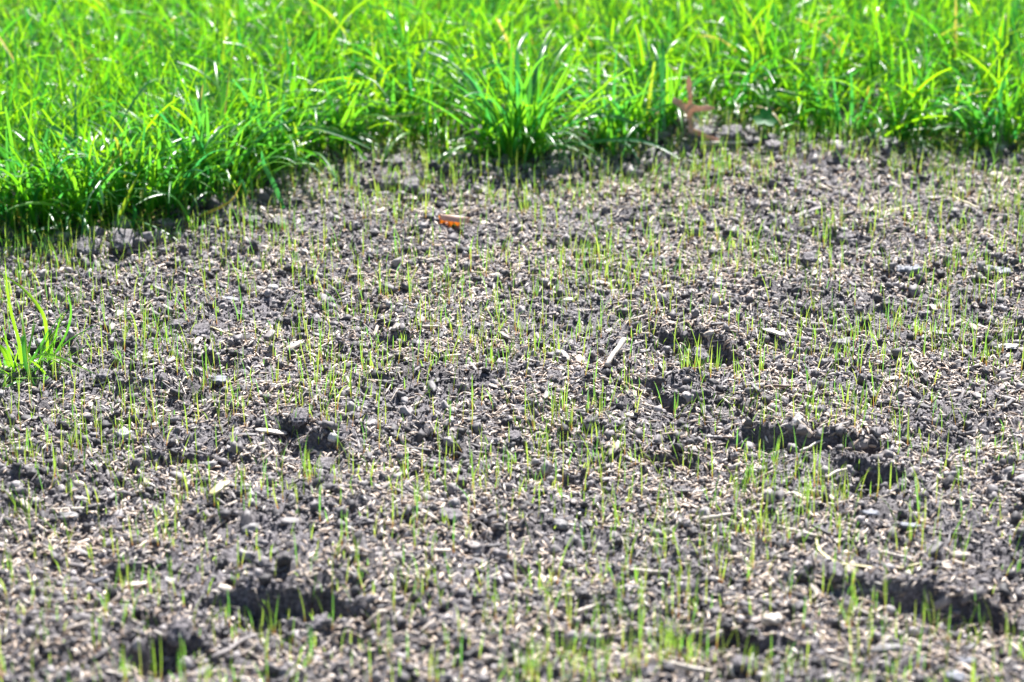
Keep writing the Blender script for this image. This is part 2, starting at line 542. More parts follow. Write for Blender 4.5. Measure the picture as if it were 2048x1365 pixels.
gm, nt, b, out = new_mat('far_turf')
nt.links.new(ramp(nt, noise(nt, 30, 6, 0.7), [(0.3, (0.03, 0.09, 0.012)), (0.7, (0.07, 0.19, 0.02))]), b.inputs['Base Color'])
b.inputs['Roughness'].default_value = 0.9
R0 = [(-1, 0.775), (1, 0.775), (1, 2.415), (-1, 2.415)]
inner = np.array([(-0.33 * 0.78 - 0.015, 0.785, -0.02), (0.33 * 0.78 + 0.015, 0.785, -0.02), (0.33 * 2.42 + 0.01, 2.41, 0.004), (-0.33 * 2.42 - 0.01, 2.41, 0.004)])
outer = np.array([(-250, -250, -0.02), (250, -250, -0.02), (250, 250, 0.0), (-250, 250, 0.0)])
fv = np.vstack([inner, outer])
ff = np.array([[4, 5, 1, 0], [5, 6, 2, 1], [6, 7, 3, 2], [7, 4, 0, 3]])
tag(link('lawn_ground', mesh('lawn_ground', fv, [ff], gm, smooth=False)), kind='structure')

# ------------------------------------------------------------------ crumbs, seeds and litter on the bed
def pit_at(x, y):
    out = np.zeros_like(x)
    for (cx, cy, a, b, h, t) in _pits:
        out = np.maximum(out, sstep(1.2, 0.8, np.hypot((x - cx) / a, (y - cy) / b)))
    return out

def in_bed(n, ymin=0.85, pad=0.02, wide=0.27):
    """Random places on the bare bed, even over its area."""
    out = np.zeros((0, 2))
    while len(out) < n:
        y = np.sqrt(rng.random(n) * (2.15 ** 2 - ymin ** 2) + ymin ** 2)
        x = (rng.random(n) * 2 - 1) * (wide * y)
        k = y < edge_y(x) + pad
        out = np.vstack([out, np.stack([x, y], 1)[k]])
    return out[:n]

def crumbs():
    def lay(p, r, tm):
        n = len(p)
        sc = r[:, None] * (0.75 + 0.6 * rng.random((n, 3)))
        z = height(p[:, 0], p[:, 1]) + r * 0.35
        rots = rot_many(rng.normal(size=(n, 3)) + np.array([0, 0, 0.3]), rng.random(n) * 6.28, rng.normal(0, 0.5, n))
        return scatter(tm, np.column_stack([p, z]), sc, rots, rng.random((n, 3)))
    tm = [lump(2, (1, 1, 0.8), k, 0.25, 0.85, 1.9) for k in range(14)]
    fine = [lump(1, (1, 1, 0.75), k + 40, 0.2, 0.9, 2.3) for k in range(16)]
    n = 40000
    p = in_bed(n, pad=0.06)
    m = fbm(p[:, 0] * 9 + 3, p[:, 1] * 9, 31, 3) + 0.6 * sstep(0.16, 0.0, np.abs(edge_y(p[:, 0]) - p[:, 1])) + 0.3 * sstep(-0.05, -0.3, p[:, 0])
    m = np.maximum(m, 0.5 * pit_at(p[:, 0], p[:, 1]))
    p = p[rng.random(n) < 0.22 + 0.78 * sstep(-0.2, 0.5, m)]
    parts = [lay(p, 0.0006 + 0.0024 * rng.random(len(p)) ** 4.5, tm)]
    p = in_bed(75000, pad=0.03)
    parts.append(lay(p, 0.0004 + 0.0008 * rng.random(len(p)) ** 2, fine))
    # coarse crumbs spilt along the brink of the lawn
    k = 1500
    x = (rng.random(k) * 2 - 1) * 0.52
    y = edge_y(x) - 0.012 - np.abs(rng.normal(0, 0.035, k))
    keep = rng.random(k) < np.clip(0.35 + 0.9 * perlin(x * 14, y * 14, 66), 0, 1)
    p = np.stack([x, y], 1)[keep]
    parts.append(lay(p, 0.0014 + 0.0042 * rng.random(len(p)) ** 2.5, tm))
    V, A, F, base = [], [], [], 0
    for v, f, a in parts:
        V.append(v)
        A.append(a)
        F += [q + base for q in f]
        base += len(v)
    return mesh('soil_crumbs', np.concatenate(V), F, M['crumb'], {'vary': np.concatenate(A)}, smooth=False)
tag(link('soil_crumbs', crumbs()), 'small grey crumbs of dry soil strewn over the bare seed bed', 'soil', kind='stuff')

def seed_shape(k):
    t = np.linspace(0, 1, 6)
    r = np.sin(np.pi * np.clip(t * 0.94 + 0.03, 0, 1)) ** 0.75
    n = 6
    V = []
    for ti, ri in zip(t, r):
        a = np.arange(n) / n * 6.283 + 0.3
        V.append(np.stack([np.full(n, (ti - 0.5) * 2), np.cos(a) * ri, np.sin(a) * ri - 0.25 * k * (ti - 0.5) ** 2 * 4], 1))
    V = np.concatenate(V)
    i = np.arange(5)[:, None] * n + np.arange(n)[None]
    j = np.arange(5)[:, None] * n + (np.arange(n)[None] + 1) % n
    return V, np.stack([i, j, j + n, i + n], -1).reshape(-1, 4)

def seeds():
    n = 76000
    p = in_bed(n, pad=-0.01)
    d = fbm(p[:, 0] * 11, p[:, 1] * 11, 77, 3)
    p = p[rng.random(n) < np.clip(0.60 + 0.95 * d, 0.08, 1) * np.where(edge_y(p[:, 0]) - p[:, 1] < 0.06, 0.35, 1) * (1 - 0.35 * sstep(-0.1, -0.3, p[:, 0]) * sstep(1.15, 1.3, p[:, 1]))]
    n = len(p)
    L = 0.0019 + 0.0012 * rng.random(n)
    sc = np.stack([L, L * (0.20 + 0.12 * rng.random(n)), L * (0.16 + 0.08 * rng.random(n))], 1)
    z = height(p[:, 0], p[:, 1])
    nrm = normals(p[:, 0], p[:, 1], 0.003)
    nrm[:, :2] *= 0.8
    rots = rot_many(nrm, rng.random(n) * 6.283, rng.normal(0, 0.16, n))
    pos = np.column_stack([p, z + sc[:, 2] * 0.7 + 0.0004])
    tm = [seed_shape(k) for k in (0, 0.3, 0.7, -0.4)]
    vec = rng.random((n, 3))
    V, F, A = scatter(tm, pos, sc, rots, vec)
    return mesh('grass_seed', V, F, M['seed'], {'vary': A})
tag(link('grass_seed', seeds()), 'pale tan grass seed scattered thickly over the grey soil', 'seed', kind='stuff')

def litter():
    n = 20000
    p = in_bed(n, pad=0.03)
    L = 0.0016 + 0.0048 * rng.random(n) ** 4
    sc = np.stack([L, L * (0.12 + 0.35 * rng.random(n) ** 2), L * (0.08 + 0.10 * rng.random(n))], 1)
    thin = rng.random(n) < 0.55
    sc[thin] = np.stack([0.0018 + 0.0045 * rng.random(thin.sum()) ** 2, 0.00022 + 0.0003 * rng.random(thin.sum()), 0.0002 + 0.0002 * rng.random(thin.sum())], 1)
    nrm = normals(p[:, 0], p[:, 1], 0.004)
    rots = rot_many(nrm, rng.random(n) * 6.283, rng.normal(0, 0.14, n))
    pos = np.column_stack([p, height(p[:, 0], p[:, 1]) + sc[:, 2] * 0.6 + 0.0006])
    tm = [lump(2, (1, 1, 1), 90 + s, 0.6, 0.35, 1.3) for s in range(10)]
    vec = rng.random((n, 3))
    vec[thin, 0] = 0.25 + 0.75 * vec[thin, 0]
    V, F, A = scatter(tm, pos, sc, rots, vec)
    return mesh('mulch_debris', V, F, M['litter'], {'vary': A})
tag(link('mulch_debris', litter()), 'tiny grey and tan flakes of mulch and straw mixed through the seed bed', 'mulch', kind='stuff')

# ------------------------------------------------------------------ the lawn behind
def lawn():
    n = 64000
    y = np.sqrt(rng.random(n) * (2.75 ** 2 - 1.4 ** 2) + 1.4 ** 2)
    x = (rng.random(n) * 2 - 1) * 0.29 * y
    e = edge_y(x) + 0.015 * perlin(x * 30, y * 30, 4)
    k = y > e + 0.004
    x, y, e = x[k], y[k], e[k]
    clump = fbm(x * 16, y * 16, 55, 3)
    k = rng.random(len(x)) < np.clip(0.72 + 0.6 * clump, 0.2, 1) * (1 - 0.35 * sstep(0.09, 0.03, y - e))
    x, y, e, clump = x[k], y[k], e[k], clump[k]
    # the far part needs fewer, it is seen from the side only
    z = height(x, y)
    z = np.where(y > 2.40, 0.004, z)
    n = len(x)
    front = sstep(0.10, 0.0, y - e)
    L = (0.050 + 0.034 * rng.random(n) + 0.020 * clump) * (1 + 0.15 * front)
    L *= np.where(rng.random(n) < 0.06, 1.4, 1.0)
    W = 0.0012 + 0.0020 * rng.random(n) ** 1.3
    az = rng.random(n) * 6.283
    # blades at the brink hang out over the bed
    hang = rng.random(n) < 0.5 * front
    az = np.where(hang, -1.57 + rng.normal(0, 0.9, n), az)
    lean = np.abs(rng.normal(0, 0.38, n)) + 0.3 * hang
    bend = np.abs(rng.normal(0.85, 0.9, n)) + 0.7 * hang * rng.random(n)
    tip = np.where(rng.random(n) < 0.5, 0.55, 0.08)
    V, A = blade_geo(np.stack([x, y, z - 0.002], 1), L, W, az, lean, bend, 7, rng.normal(0, 0.9, n), 0.2, tip)
    # thatch: flattened and dying blades along the brink
    k = 2200
    tx = (rng.random(k) * 2 - 1) * 0.55
    ty = edge_y(tx) + rng.normal(0.008, 0.016, k)
    T, B2 = blade_geo(np.stack([tx, ty, height(tx, ty) + 0.002], 1), 0.014 + 0.022 * rng.random(k), 0.0010 + 0.0010 * rng.random(k), rng.random(k) * 6.283,
                      1.25 + 0.25 * rng.random(k), rng.normal(0.1, 0.3, k), 7, rng.normal(0, 0.4, k), 0.2)
    B2[..., 0] = np.where(rng.random(k) < 0.3, 0.985 + 0.015 * rng.random(k), 0.6 * rng.random(k))[:, None, None]
    V, A, n = np.concatenate([V, T]), np.concatenate([A, B2]), n + k
    return mesh('lawn_grass', V.reshape(-1, 3), [strip_faces(n, 7)], M['lawn'], {'vary': A.reshape(-1, 3)})
tag(link('lawn_grass', lawn()), 'dense bright green lawn grass lit from behind', 'grass', kind='stuff')

# ------------------------------------------------------------------ tussocks along the brink, each blade a part
def tuft(label, px, py, n, spread, lmin, lmax, wmin, wmax, arcs=(), name='grass_tuft', lean=0.4, bend=1.05, mat='tuft', group='tufts of long grass along the brink of the bed', front=0.35):
    o = ground_at(px, py)
    root = tag(empty(name, o), label, 'grass tuft', group)
    if n:
        a = rng.random(n) * 6.283
        rr = spread * np.sqrt(rng.random(n))
        loc = np.stack([rr * np.cos(a), rr * np.sin(a) * 0.7, np.zeros(n)], 1)
        wpos = loc + o
        loc[:, 2] = height(wpos[:, 0], wpos[:, 1]) - o[2] - 0.002
        az = np.where(rng.random(n) < front, -1.57 + rng.normal(0, 0.8, n), a + rng.normal(0, 0.6, n))
        V, A = blade_geo(loc, lmin + (lmax - lmin) * rng.random(n), wmin + (wmax - wmin) * rng.random(n), az, np.abs(rng.normal(0.0, lean, n)) + 0.05,
                         np.abs(rng.normal(bend, 0.6, n)), 10, rng.normal(0, 0.5, n), 0.2, np.where(rng.random(n) < 0.35, 0.5, 0.05))
        A[..., 0] *= 0.94
        f = strip_faces(1, 10)
        for k in range(n):
            link('blade', mesh('blade', V[k].reshape(-1, 3), [f], M[mat], {'vary': A[k].reshape(-1, 3)}), root)
    for arc in arcs:
        pts, wmm, dy, r0 = arc
        g = ground_at(*pts[0])
        y0 = g[1]
        P = [g - np.array([0, 0, 0.002])]
        m = len(pts) - 1
        for i, q in enumerate(pts[1:]):
            y = y0 + dy * (i + 1) / m
            w = at_y(q[0], q[1], y)
            P.append(w)
        P = np.array(P) - o
        V, A, f = ribbon(P, wmm / 1000, 14, 0.12, 0.16, r0=r0)
        link('blade', mesh('blade', V, [f], M[mat], {'vary': A}), root)
    return root

tuft('dense dark green tussock at the brink, highest of all, long blades splayed like a fountain', 1030, 306, 84, 0.022, 0.07, 0.13, 0.0022, 0.0036, [
    ([(1010, 300), (1000, 268), (955, 272), (890, 282)], 4.0, -0.03, 0.2), ([(960, 308), (925, 301), (890, 306), (856, 338)], 3.4, -0.05, 0.15),
    ([(1075, 300), (1160, 287), (1248, 279), (1310, 290), (1362, 318)], 3.6, -0.06, 0.1), ([(1026, 318), (1027, 290), (1028, 262)], 2.6, -0.01, 0.97),
    ([(1052, 304), (1080, 270), (1096, 250)], 2.6, -0.02, 0.98), ([(1042, 300), (1038, 200), (1035, 130), (1032, 90)], 4.2, 0.02, 0.1),
    ([(1040, 305), (1050, 240), (1060, 180), (1058, 120)], 4.0, 0.02, 0.3), ([(1010, 305), (960, 230), (900, 150), (850, 100)], 3.4, 0.0, 0.6),
    ([(1020, 300), (950, 180), (900, 90), (830, 85), (780, 110)], 3.2, 0.02, 0.7)], lean=0.36, bend=0.95)
tuft('tussock with a pale blade arching down to its side, beside the tallest tussock', 1240, 278, 55, 0.024, 0.055, 0.095, 0.0022, 0.0036, [
    ([(1285, 288), (1270, 250), (1206, 229), (1160, 240), (1124, 266)], 4.2, -0.05, 0.1), ([(1228, 316), (1222, 260), (1205, 215), (1180, 205)], 3.2, -0.02, 0.5),
    ([(1240, 322), (1250, 298), (1268, 290)], 2.6, -0.03, 0.2), ([(1320, 270), (1322, 240), (1325, 222)], 4.4, -0.02, 0.1)])
tuft('low tussock beside the brown lobed leaf', 1322, 266, 26, 0.014, 0.06, 0.10, 0.0022, 0.0036, [([(1330, 280), (1325, 180), (1326, 110), (1324, 72)], 3.6, 0.03, 0.15)])
tuft('tussock whose blades droop over the hollow with dark crumbs between two lobes of lawn', 650, 292, 55, 0.024, 0.06, 0.10, 0.0022, 0.0036, [
    ([(610, 285), (670, 256), (720, 262), (760, 285)], 3.4, -0.04, 0.2), ([(620, 280), (660, 262), (705, 290), (738, 338)], 3.2, -0.07, 0.2),
    ([(600, 300), (700, 240), (800, 232), (890, 222)], 2.8, -0.02, 0.93)])
tuft('wide tussock with long blades sweeping over the dark crumbly soil', 540, 330, 70, 0.026, 0.06, 0.105, 0.0022, 0.0036, [
    ([(570, 420), (548, 370), (528, 330), (523, 302)], 3.8, -0.01, 0.1), ([(500, 335), (495, 260), (510, 215), (552, 195)], 4.4, -0.01, 0.1),
    ([(520, 320), (560, 268), (620, 254), (700, 278), (745, 300)], 3.2, -0.06, 0.3), ([(500, 320), (600, 225), (640, 210), (700, 176)], 3.0, 0.0, 0.5),
    ([(545, 345), (570, 318), (610, 322), (650, 352)], 2.6, -0.06, 0.2)], front=0.45)
tuft('tussock with crossing blades, one drying orange at its tip', 420, 385, 75, 0.03, 0.06, 0.105, 0.002, 0.0034, [
    ([(372, 436), (420, 424), (462, 402), (484, 366)], 2.6, -0.03, 0.97), ([(330, 395), (400, 330), (455, 300), (500, 272)], 2.8, -0.03, 0.85),
    ([(350, 395), (420, 350), (470, 318), (495, 305)], 2.6, -0.03, 0.3), ([(395, 378), (440, 352), (480, 348), (507, 341)], 2.2, -0.03, 0.8)], front=0.4)
tuft('tussock of thin blades leaning towards the bed above big clods', 290, 420, 80, 0.03, 0.06, 0.105, 0.002, 0.0034, [
    ([(225, 458), (250, 405), (268, 368), (280, 344)], 3.2, -0.02, 0.93), ([(258, 464), (268, 440), (270, 420), (264, 408)], 3.6, -0.01, 0.1),
    ([(384, 452), (362, 410), (335, 388), (300, 394), (272, 410)], 2.6, -0.04, 0.5), ([(310, 400), (315, 340), (322, 290), (330, 250)], 2.4, 0.0, 0.8),
    ([(190, 448), (165, 390), (160, 350), (166, 336)], 2.6, -0.03, 0.7)], front=0.4)
tuft('tussock with a long pale blade bowing down across it to the soil', 165, 432, 80, 0.03, 0.06, 0.105, 0.002, 0.0034, [
    ([(92, 400), (88, 330), (100, 255), (150, 290), (180, 350), (204, 440)], 3.6, -0.05, 0.2), ([(176, 448), (120, 452), (70, 462), (25, 474)], 3.4, -0.05, 0.15),
    ([(120, 440), (90, 400), (85, 390), (122, 378), (180, 378)], 2.4, -0.03, 0.4), ([(190, 460), (160, 400), (145, 345), (146, 338)], 2.6, -0.04, 0.75)], front=0.4)
tuft('shaggy tussock at the very corner of the lawn where it reaches farthest forward', 30, 440, 70, 0.03, 0.06, 0.105, 0.002, 0.0034, [
    ([(40, 455), (30, 400), (25, 400), (20, 410), (-10, 400)], 2.4, -0.02, 0.95), ([(0, 400), (20, 330), (60, 290), (105, 280)], 2.8, -0.02, 0.4)], front=0.45)
tuft('small tussock with several yellow and orange dying blades', 1690, 262, 45, 0.022, 0.05, 0.085, 0.002, 0.0034, [
    ([(1760, 270), (1740, 210), (1735, 190), (1738, 172)], 3.0, -0.01, 0.95), ([(1700, 250), (1705, 225), (1722, 212)], 2.6, -0.01, 0.97),
    ([(1420, 236), (1450, 222), (1480, 217)], 3.0, -0.01, 0.93)])
tuft('tussock with blue-green blades arching out over the soil', 1850, 264, 50, 0.024, 0.055, 0.09, 0.0022, 0.0036, [
    ([(1880, 252), (1840, 238), (1800, 240), (1760, 256), (1728, 276)], 3.8, -0.05, 0.1), ([(1800, 262), (1816, 249), (1838, 272), (1850, 305), (1857, 348)], 3.6, -0.07, 0.2),
    ([(2010, 268), (1975, 238), (1920, 214), (1864, 212)], 3.6, -0.03, 0.15), ([(1830, 270), (1860, 245), (1900, 225)], 2.8, -0.02, 0.3)])
tuft('tussock with flat dark blades where the lawn brink bends away beside the slate-coloured soil', 1990, 280, 45, 0.024, 0.055, 0.09, 0.002, 0.0034, [
    ([(1945, 270), (1985, 278), (2010, 290), (2040, 300)], 3.4, -0.03, 0.1), ([(2025, 290), (2030, 265), (2032, 250)], 4.0, -0.01, 0.1)])
tuft('thin tussock of short blades filling the notch in the brink', 800, 270, 45, 0.026, 0.05, 0.085, 0.002, 0.0034, [
    ([(700, 250), (730, 218), (750, 205), (764, 208)], 3.2, -0.02, 0.2), ([(860, 262), (880, 225), (905, 218)], 2.4, -0.01, 0.6)])

# the lone weedy tuft on the bed
tuft('lone bright grass tuft growing by itself out of the bare soil', 48, 740, 60, 0.02, 0.014, 0.040, 0.0010, 0.0019, [
    ([(96, 722), (92, 655), (81, 620), (46, 578), (-5, 543)], 2.2, -0.01, 0.93 * 0.95), ([(44, 742), (39, 690), (18, 606), (10, 525)], 2.0, 0.0, 0.85),
    ([(50, 735), (46, 672), (54, 740), (95, 815)], 2.3, -0.03, 0.1), ([(95, 724), (130, 673), (142, 627), (136, 588)], 1.7, 0.0, 0.3),
    ([(94, 722), (105, 697), (122, 628)], 1.9, 0.0, 0.5), ([(96, 718), (140, 680), (205, 644)], 1.2, -0.01, 0.2), ([(46, 738), (84, 709), (141, 725), (190, 748)], 1.7, -0.03, 0.6),
    ([(60, 762), (130, 750), (192, 744)], 2.0, 0.0, 0.4), ([(49, 734), (81, 692), (99, 656)], 2.0, 0.0, 0.15), ([(30, 742), (14, 705), (-10, 683)], 1.9, -0.01, 0.7),
    ([(70, 772), (45, 765), (28, 766), (0, 784)], 2.3, -0.02, 0.1), ([(24, 742), (4, 700), (-14, 690)], 2.2, 0.0, 0.8), ([(30, 742), (22, 720), (5, 650)], 1.8, 0.0, 0.6)],
    lean=0.95, bend=0.7, group=None, mat='fresh')

# ------------------------------------------------------------------ seedlings
CLUMPS = [(1400, 720, 24, 60), (1360, 1290, 70, 100), (1180, 1330, 70, 130), (1060, 1340, 30, 110), (520, 1210, 10, 70), (590, 1290, 12, 60), (460, 1235, 6, 50), (420, 745, 14, 40), (1240, 770, 16, 50), (900, 720, 14, 70), (780, 740, 12, 70), (1100, 700, 16, 50),
          (1500, 950, 10, 60), (1690, 980, 14, 60), (1650, 1000, 10, 50), (1960, 700, 14, 70), (1520, 360, 16, 60), (900, 360, 24, 70), (650, 380, 14, 50), (690, 345, 16, 60), (1390, 340, 16, 50),
          (560, 530, 16, 50), (280, 545, 12, 50), (120, 610, 14, 60), (180, 600, 14, 70), (40, 900, 16, 50), (40, 1010, 18, 50), (130, 840, 14, 70), (420, 1340, 16, 70), (290, 1330, 10, 50),
          (1450, 520, 18, 80), (1250, 500, 16, 80), (1880, 470, 12, 60), (1700, 290, 20, 60), (1690, 310, 14, 60), (1870, 690, 12, 50), (1620, 850, 10, 60), (760, 400, 14, 50), (1640, 300, 12, 60), (1860, 1240, 8, 90), (2000, 400, 20, 60),
          (1930, 340, 12, 60), (1260, 340, 16, 60), (1140, 400, 14, 80), (1240, 1020, 14, 80), (840, 1060, 12, 90), (1060, 1150, 12, 90), (30, 470, 14, 40), (250, 940, 12, 70), (660, 800, 10, 70), (860, 850, 10, 60)]

def seedling_places():
    P, H = [], []
    for (px, py, n, r) in CLUMPS:
        k = mm_per_px(px, py) / 1000
        c = flat(px, py)
        q = rng.normal(0, 0.45, (n, 2)) * np.array([r * k, r * k * 0.9])
        P.append(c[:2] + q)
    p = in_bed(27000, pad=-0.005, wide=0.25)
    d = 0.55 + 0.9 * fbm(p[:, 0] * 10, p[:, 1] * 10, 91, 3)
    near = sstep(0.18, 0.0, edge_y(p[:, 0]) - p[:, 1])
    p = p[rng.random(len(p)) < np.clip(d * 0.55 + 0.35 * near, 0.16, 1)]
    P.append(p)
    p = np.concatenate(P)
    return p[(p[:, 1] < edge_y(p[:, 0]) + 0.02)]

sp2 = seedling_places()
ns = len(sp2)
sroot = np.column_stack([sp2, height(sp2[:, 0], sp2[:, 1]) - 0.0008])
slen = 0.006 + 0.022 * rng.random(ns) ** 1.8
slen *= np.where(rng.random(ns) < 0.05, 1.5, 1.0)
SV, SA = blade_geo(sroot, slen, 0.00045 + 0.0004 * rng.random(ns) ** 1.5, rng.random(ns) * 6.283, np.abs(rng.normal(0, 0.17, ns)), rng.normal(0.12, 0.38, ns), 6,
                   rng.normal(0, 0.5, ns), 0.45, 0.1, 0.55)
base, top = project(SV[:, 0, 1]), project(SV[:, -1, 1])
seen = (base[:, 0] > 6) & (base[:, 0] < 2042) & (base[:, 1] > 460) & (base[:, 1] < 1360)
size = np.where(seen, np.hypot(*(top - base).T), 0)
order = np.argsort(-size)
own = order[:300]
rest = order[300:]

tag(link('grass_seedlings', mesh('grass_seedlings', SV[rest].reshape(-1, 3), [strip_faces(len(rest), 6)], M['seedling'], {'vary': SA[rest].reshape(-1, 3)})),
    'short fine green grass seedlings sprouting all over the bare soil', 'seedlings', kind='stuff')

# ------------------------------------------------------------------ sticks, chips, stones and clods: (kind, shape data, label)
LAND = []                                            # (name for labels, px, py) so that seedlings can say what they stand by

def tube(p0, p1, r0, r1, bend, seed, n=10, sides=8, wig=1.0):
    rs = np.random.default_rng(seed)
    t = np.linspace(0, 1, n + 1)
    d = p1 - p0
    L = np.linalg.norm(d)
    e = d / L
    s = np.cross(e, [0, 0, 1.0])
    s /= np.linalg.norm(s) + 1e-9
    u = np.cross(s, e)
    ph = rs.random() * 6
    cen = p0 + t[:, None] * d + s * (np.sin(t * np.pi) * bend * L + 0.02 * wig * L * np.sin(t * 7 + ph))[:, None] + u * (0.012 * wig * L * np.sin(t * 9 + ph * 2))[:, None]
    V = []
    for i, ti in enumerate(t):
        a = np.arange(sides) / sides * 6.283
        r = (r0 + (r1 - r0) * ti) * (1 + 0.10 * rs.normal(size=sides)) * (0.75 if i in (0, n) else 1) * (1 + 0.25 * (rs.random() < 0.15))
        V.append(cen[i] + s * (np.cos(a) * r)[:, None] + u * (np.sin(a) * r)[:, None])
    V = np.concatenate(V + [cen[:1] - e * r0 * 0.3, cen[-1:] + e * r1 * 0.3])
    i = np.arange(n)[:, None] * sides + np.arange(sides)[None]
    j = np.arange(n)[:, None] * sides + (np.arange(sides)[None] + 1) % sides
    q = np.stack([i, j, j + sides, i + sides], -1).reshape(-1, 4)
    a = np.arange(sides)
    c0, c1 = (n + 1) * sides, (n + 1) * sides + 1
    tri = np.concatenate([np.stack([np.full(sides, c0), (a + 1) % sides, a], 1), np.stack([np.full(sides, c1), n * sides + a, n * sides + (a + 1) % sides], 1)])
    return V, [q, tri]

def stick(name, a, b, mm, mat, label, cat='twig', lift=(0.0, 0.0), bend=0.0, taper=0.7, group=None, land=None):
    p, q = ground_at(*a), ground_at(*b)
    if lift[1] > 0.004:                              # raised end: it stands above its foot, not farther away
        y = p[1] + 0.75 * (q[1] - p[1])
        q = at_y(b[0], b[1], y)
    else:
        q[2] += lift[1]
    p[2] += lift[0] + mm * 0.0004
    q[2] += mm * 0.0004
    # rest on what lies between
    o = (p + q) / 2
    V, F = tube(p - o, q - o, mm / 2000, mm / 2000 * taper, bend, int(a[0] + a[1]), wig=0.2 if name == 'stick' else 1.0)
    tag(link(name, mesh(name, V, F, M[mat]), None, tuple(o)), label, cat, group)
    if land:
        LAND.append((land, (a[0] + b[0]) / 2, (a[1] + b[1]) / 2))

def body(name, px, py, lpx, wmm, tmm, turn, mat, label, cat, boxy=0.6, rough=0.25, tilt=0.0, sink=0.2, sub=3, freq=1.3, group=None, land=None, roll=0.0):
    """A chip or stone; lpx = its length in photograph pixels, turn = its direction on the ground in degrees."""
    g = ground_at(px, py)
    L = lpx * mm_per_px(px, py) / 1000
    if name == 'stone':
        tmm, wmm, rough, freq, boxy, sink = tmm * 0.6, wmm * 0.75, rough + 0.28, 1.7, boxy * 0.6, 0.38
    elif name == 'pebble':
        wmm, tmm = wmm * 0.8, tmm * 0.7
    elif 'chip' in name:
        rough, tmm = rough + 0.2, tmm * 0.8
    if name == 'soil_clod' and py > 520:
        L, wmm, tmm = L * 0.75, wmm * 0.8, tmm * 0.7
    elif name == 'soil_clod':
        tmm *= 0.75
    V, F = lump(sub, (L / 2, wmm / 2000, tmm / 2000), int(px * 3 + py), boxy, rough, freq)
    nrm = normals(g[None, 0], g[None, 1], 0.006)[0]
    Rm = rot_many(np.array([[nrm[0] * 0.7, nrm[1] * 0.7, 1.0]]), np.array([rad(turn)]), np.array([rad(tilt)]))[0]
    V = (V @ rotm(0, 0, rad(roll)).T) @ Rm.T
    zz = g[2] + tmm / 2000 * (1 - 2 * sink) + 0.001 + abs(math.sin(rad(tilt))) * L * 0.35
    tag(link(name, mesh(name, V, [F], M[mat]), None, (g[0], g[1], zz)), label, cat, group)
    if land:
        LAND.append((land, px, py))

S, B = stick, body
S('stick', (1213, 746), (1248, 682), 3.3, 'pale_wood', 'thick pale tan stick propped up at a slant out of the soil', 'stick', (0.002, 0.02), 0.0, 1.0, land='slanting pale stick')
S('twig', (262, 760), (312, 724), 2.2, 'brown_wood', 'dark brown bent twig on crumbly soil near the lone tuft', 'twig', bend=0.06, land='dark bent twig')
S('twig', (268, 762), (305, 764), 2.8, 'dark_wood', 'short black twig lying against the foot of the bent brown twig', 'twig')
S('twig', (1952, 908), (2046, 846), 2.4, 'brown_wood', 'long thin brown twig curving down a slope of soil', 'twig', bend=0.09, taper=0.5, land='long curved brown twig')
S('twig', (1525, 778), (1606, 770), 1.8, 'brown_wood', 'thin grey-brown twig lying flat, forked shadow under it', 'twig', bend=-0.05, land='thin flat twig')
S('stick', (100, 1026), (176, 1021), 2.6, 'pale_wood', 'pale straight stick lying flat beside a round grey stone', 'stick', land='pale flat stick')
S('stick', (805, 622), (838, 613), 3.0, 'slate', 'short blue-grey stick end lying in a shallow dip', 'stick', land='blue-grey stick end')
S('stick', (184, 1172), (216, 1160), 3.4, 'dark_wood', 'short black stick lying on the smooth brow above a hollow', 'stick', land='short black stick')
S('twig', (425, 1332), (512, 1288), 2.4, 'grey_wood', 'grey twig bridging the little hollow', 'twig', (0.004, 0.004), land='grey twig over the hollow')
S('stick', (1322, 1328), (1440, 1352), 2.8, 'pale_wood', 'longest pale stick, half hidden behind foreground seedlings', 'stick', taper=0.6, land='longest pale stick')
S('stick', (1555, 1056), (1634, 1082), 2.6, 'pale_wood', 'split pale stick touching a long curved straw', 'stick', land='split pale stick')
S('stick', (1402, 1048), (1464, 1043), 2.4, 'pale_wood', 'pale stick with a dark gap beneath it', 'stick', (0.003, 0.003), land='pale stick over a gap')
S('stick', (1258, 1146), (1332, 1143), 2.6, 'pale_wood', 'blurred cream stick lying level among scattered seeds', 'stick', land='cream level stick')
S('stick', (1400, 300), (1494, 298), 3.6, 'pale_wood', 'pale weathered stick on the dark mound below the lobed leaf', 'stick', (0.004, 0.004), land='weathered stick')
S('straw', (1416, 258), (1411, 222), 2.2, 'pale_wood', 'pale straw standing upright just beside the lobed leaf', 'straw', (0, 0.02))
S('straw', (1766, 428), (1822, 416), 2.0, 'straw', 'yellow straw lying near pale bark close to the lawn', 'straw', land='short yellow straw')
S('straw', (1905, 396), (1955, 418), 2.0, 'straw', 'yellow straw sloping down towards a pale bark chip', 'straw')
S('twig', (1750, 508), (1812, 521), 2.4, 'dark_wood', 'dark blue-black twig beside two blue-grey stones', 'twig', land='blue-black twig')
S('twig', (1512, 612), (1560, 612), 1.6, 'grey_wood', 'fine grey twig lying level between seedlings', 'twig')
S('twig', (1660, 622), (1735, 628), 2.2, 'grey_wood', 'grey twig lying level just behind two pale wood chips', 'twig', land='level grey twig')
S('twig', (1608, 662), (1650, 664), 3.0, 'grey_wood', 'grey curved bark twig beside a pale chip standing on edge', 'twig', bend=0.08)
S('twig', (415, 654), (492, 682), 1.6, 'straw', 'thin straw leaning on a dark clod', 'straw', land='thin leaning straw')
S('twig', (855, 766), (884, 784), 1.8, 'pale_wood', 'small pale twig lying slantwise among seeds', 'twig')
S('twig', (730, 735), (782, 752), 2.0, 'pale_wood', 'pale gnarled twig below a row of seedlings', 'twig', bend=0.08, land='pale gnarled twig')
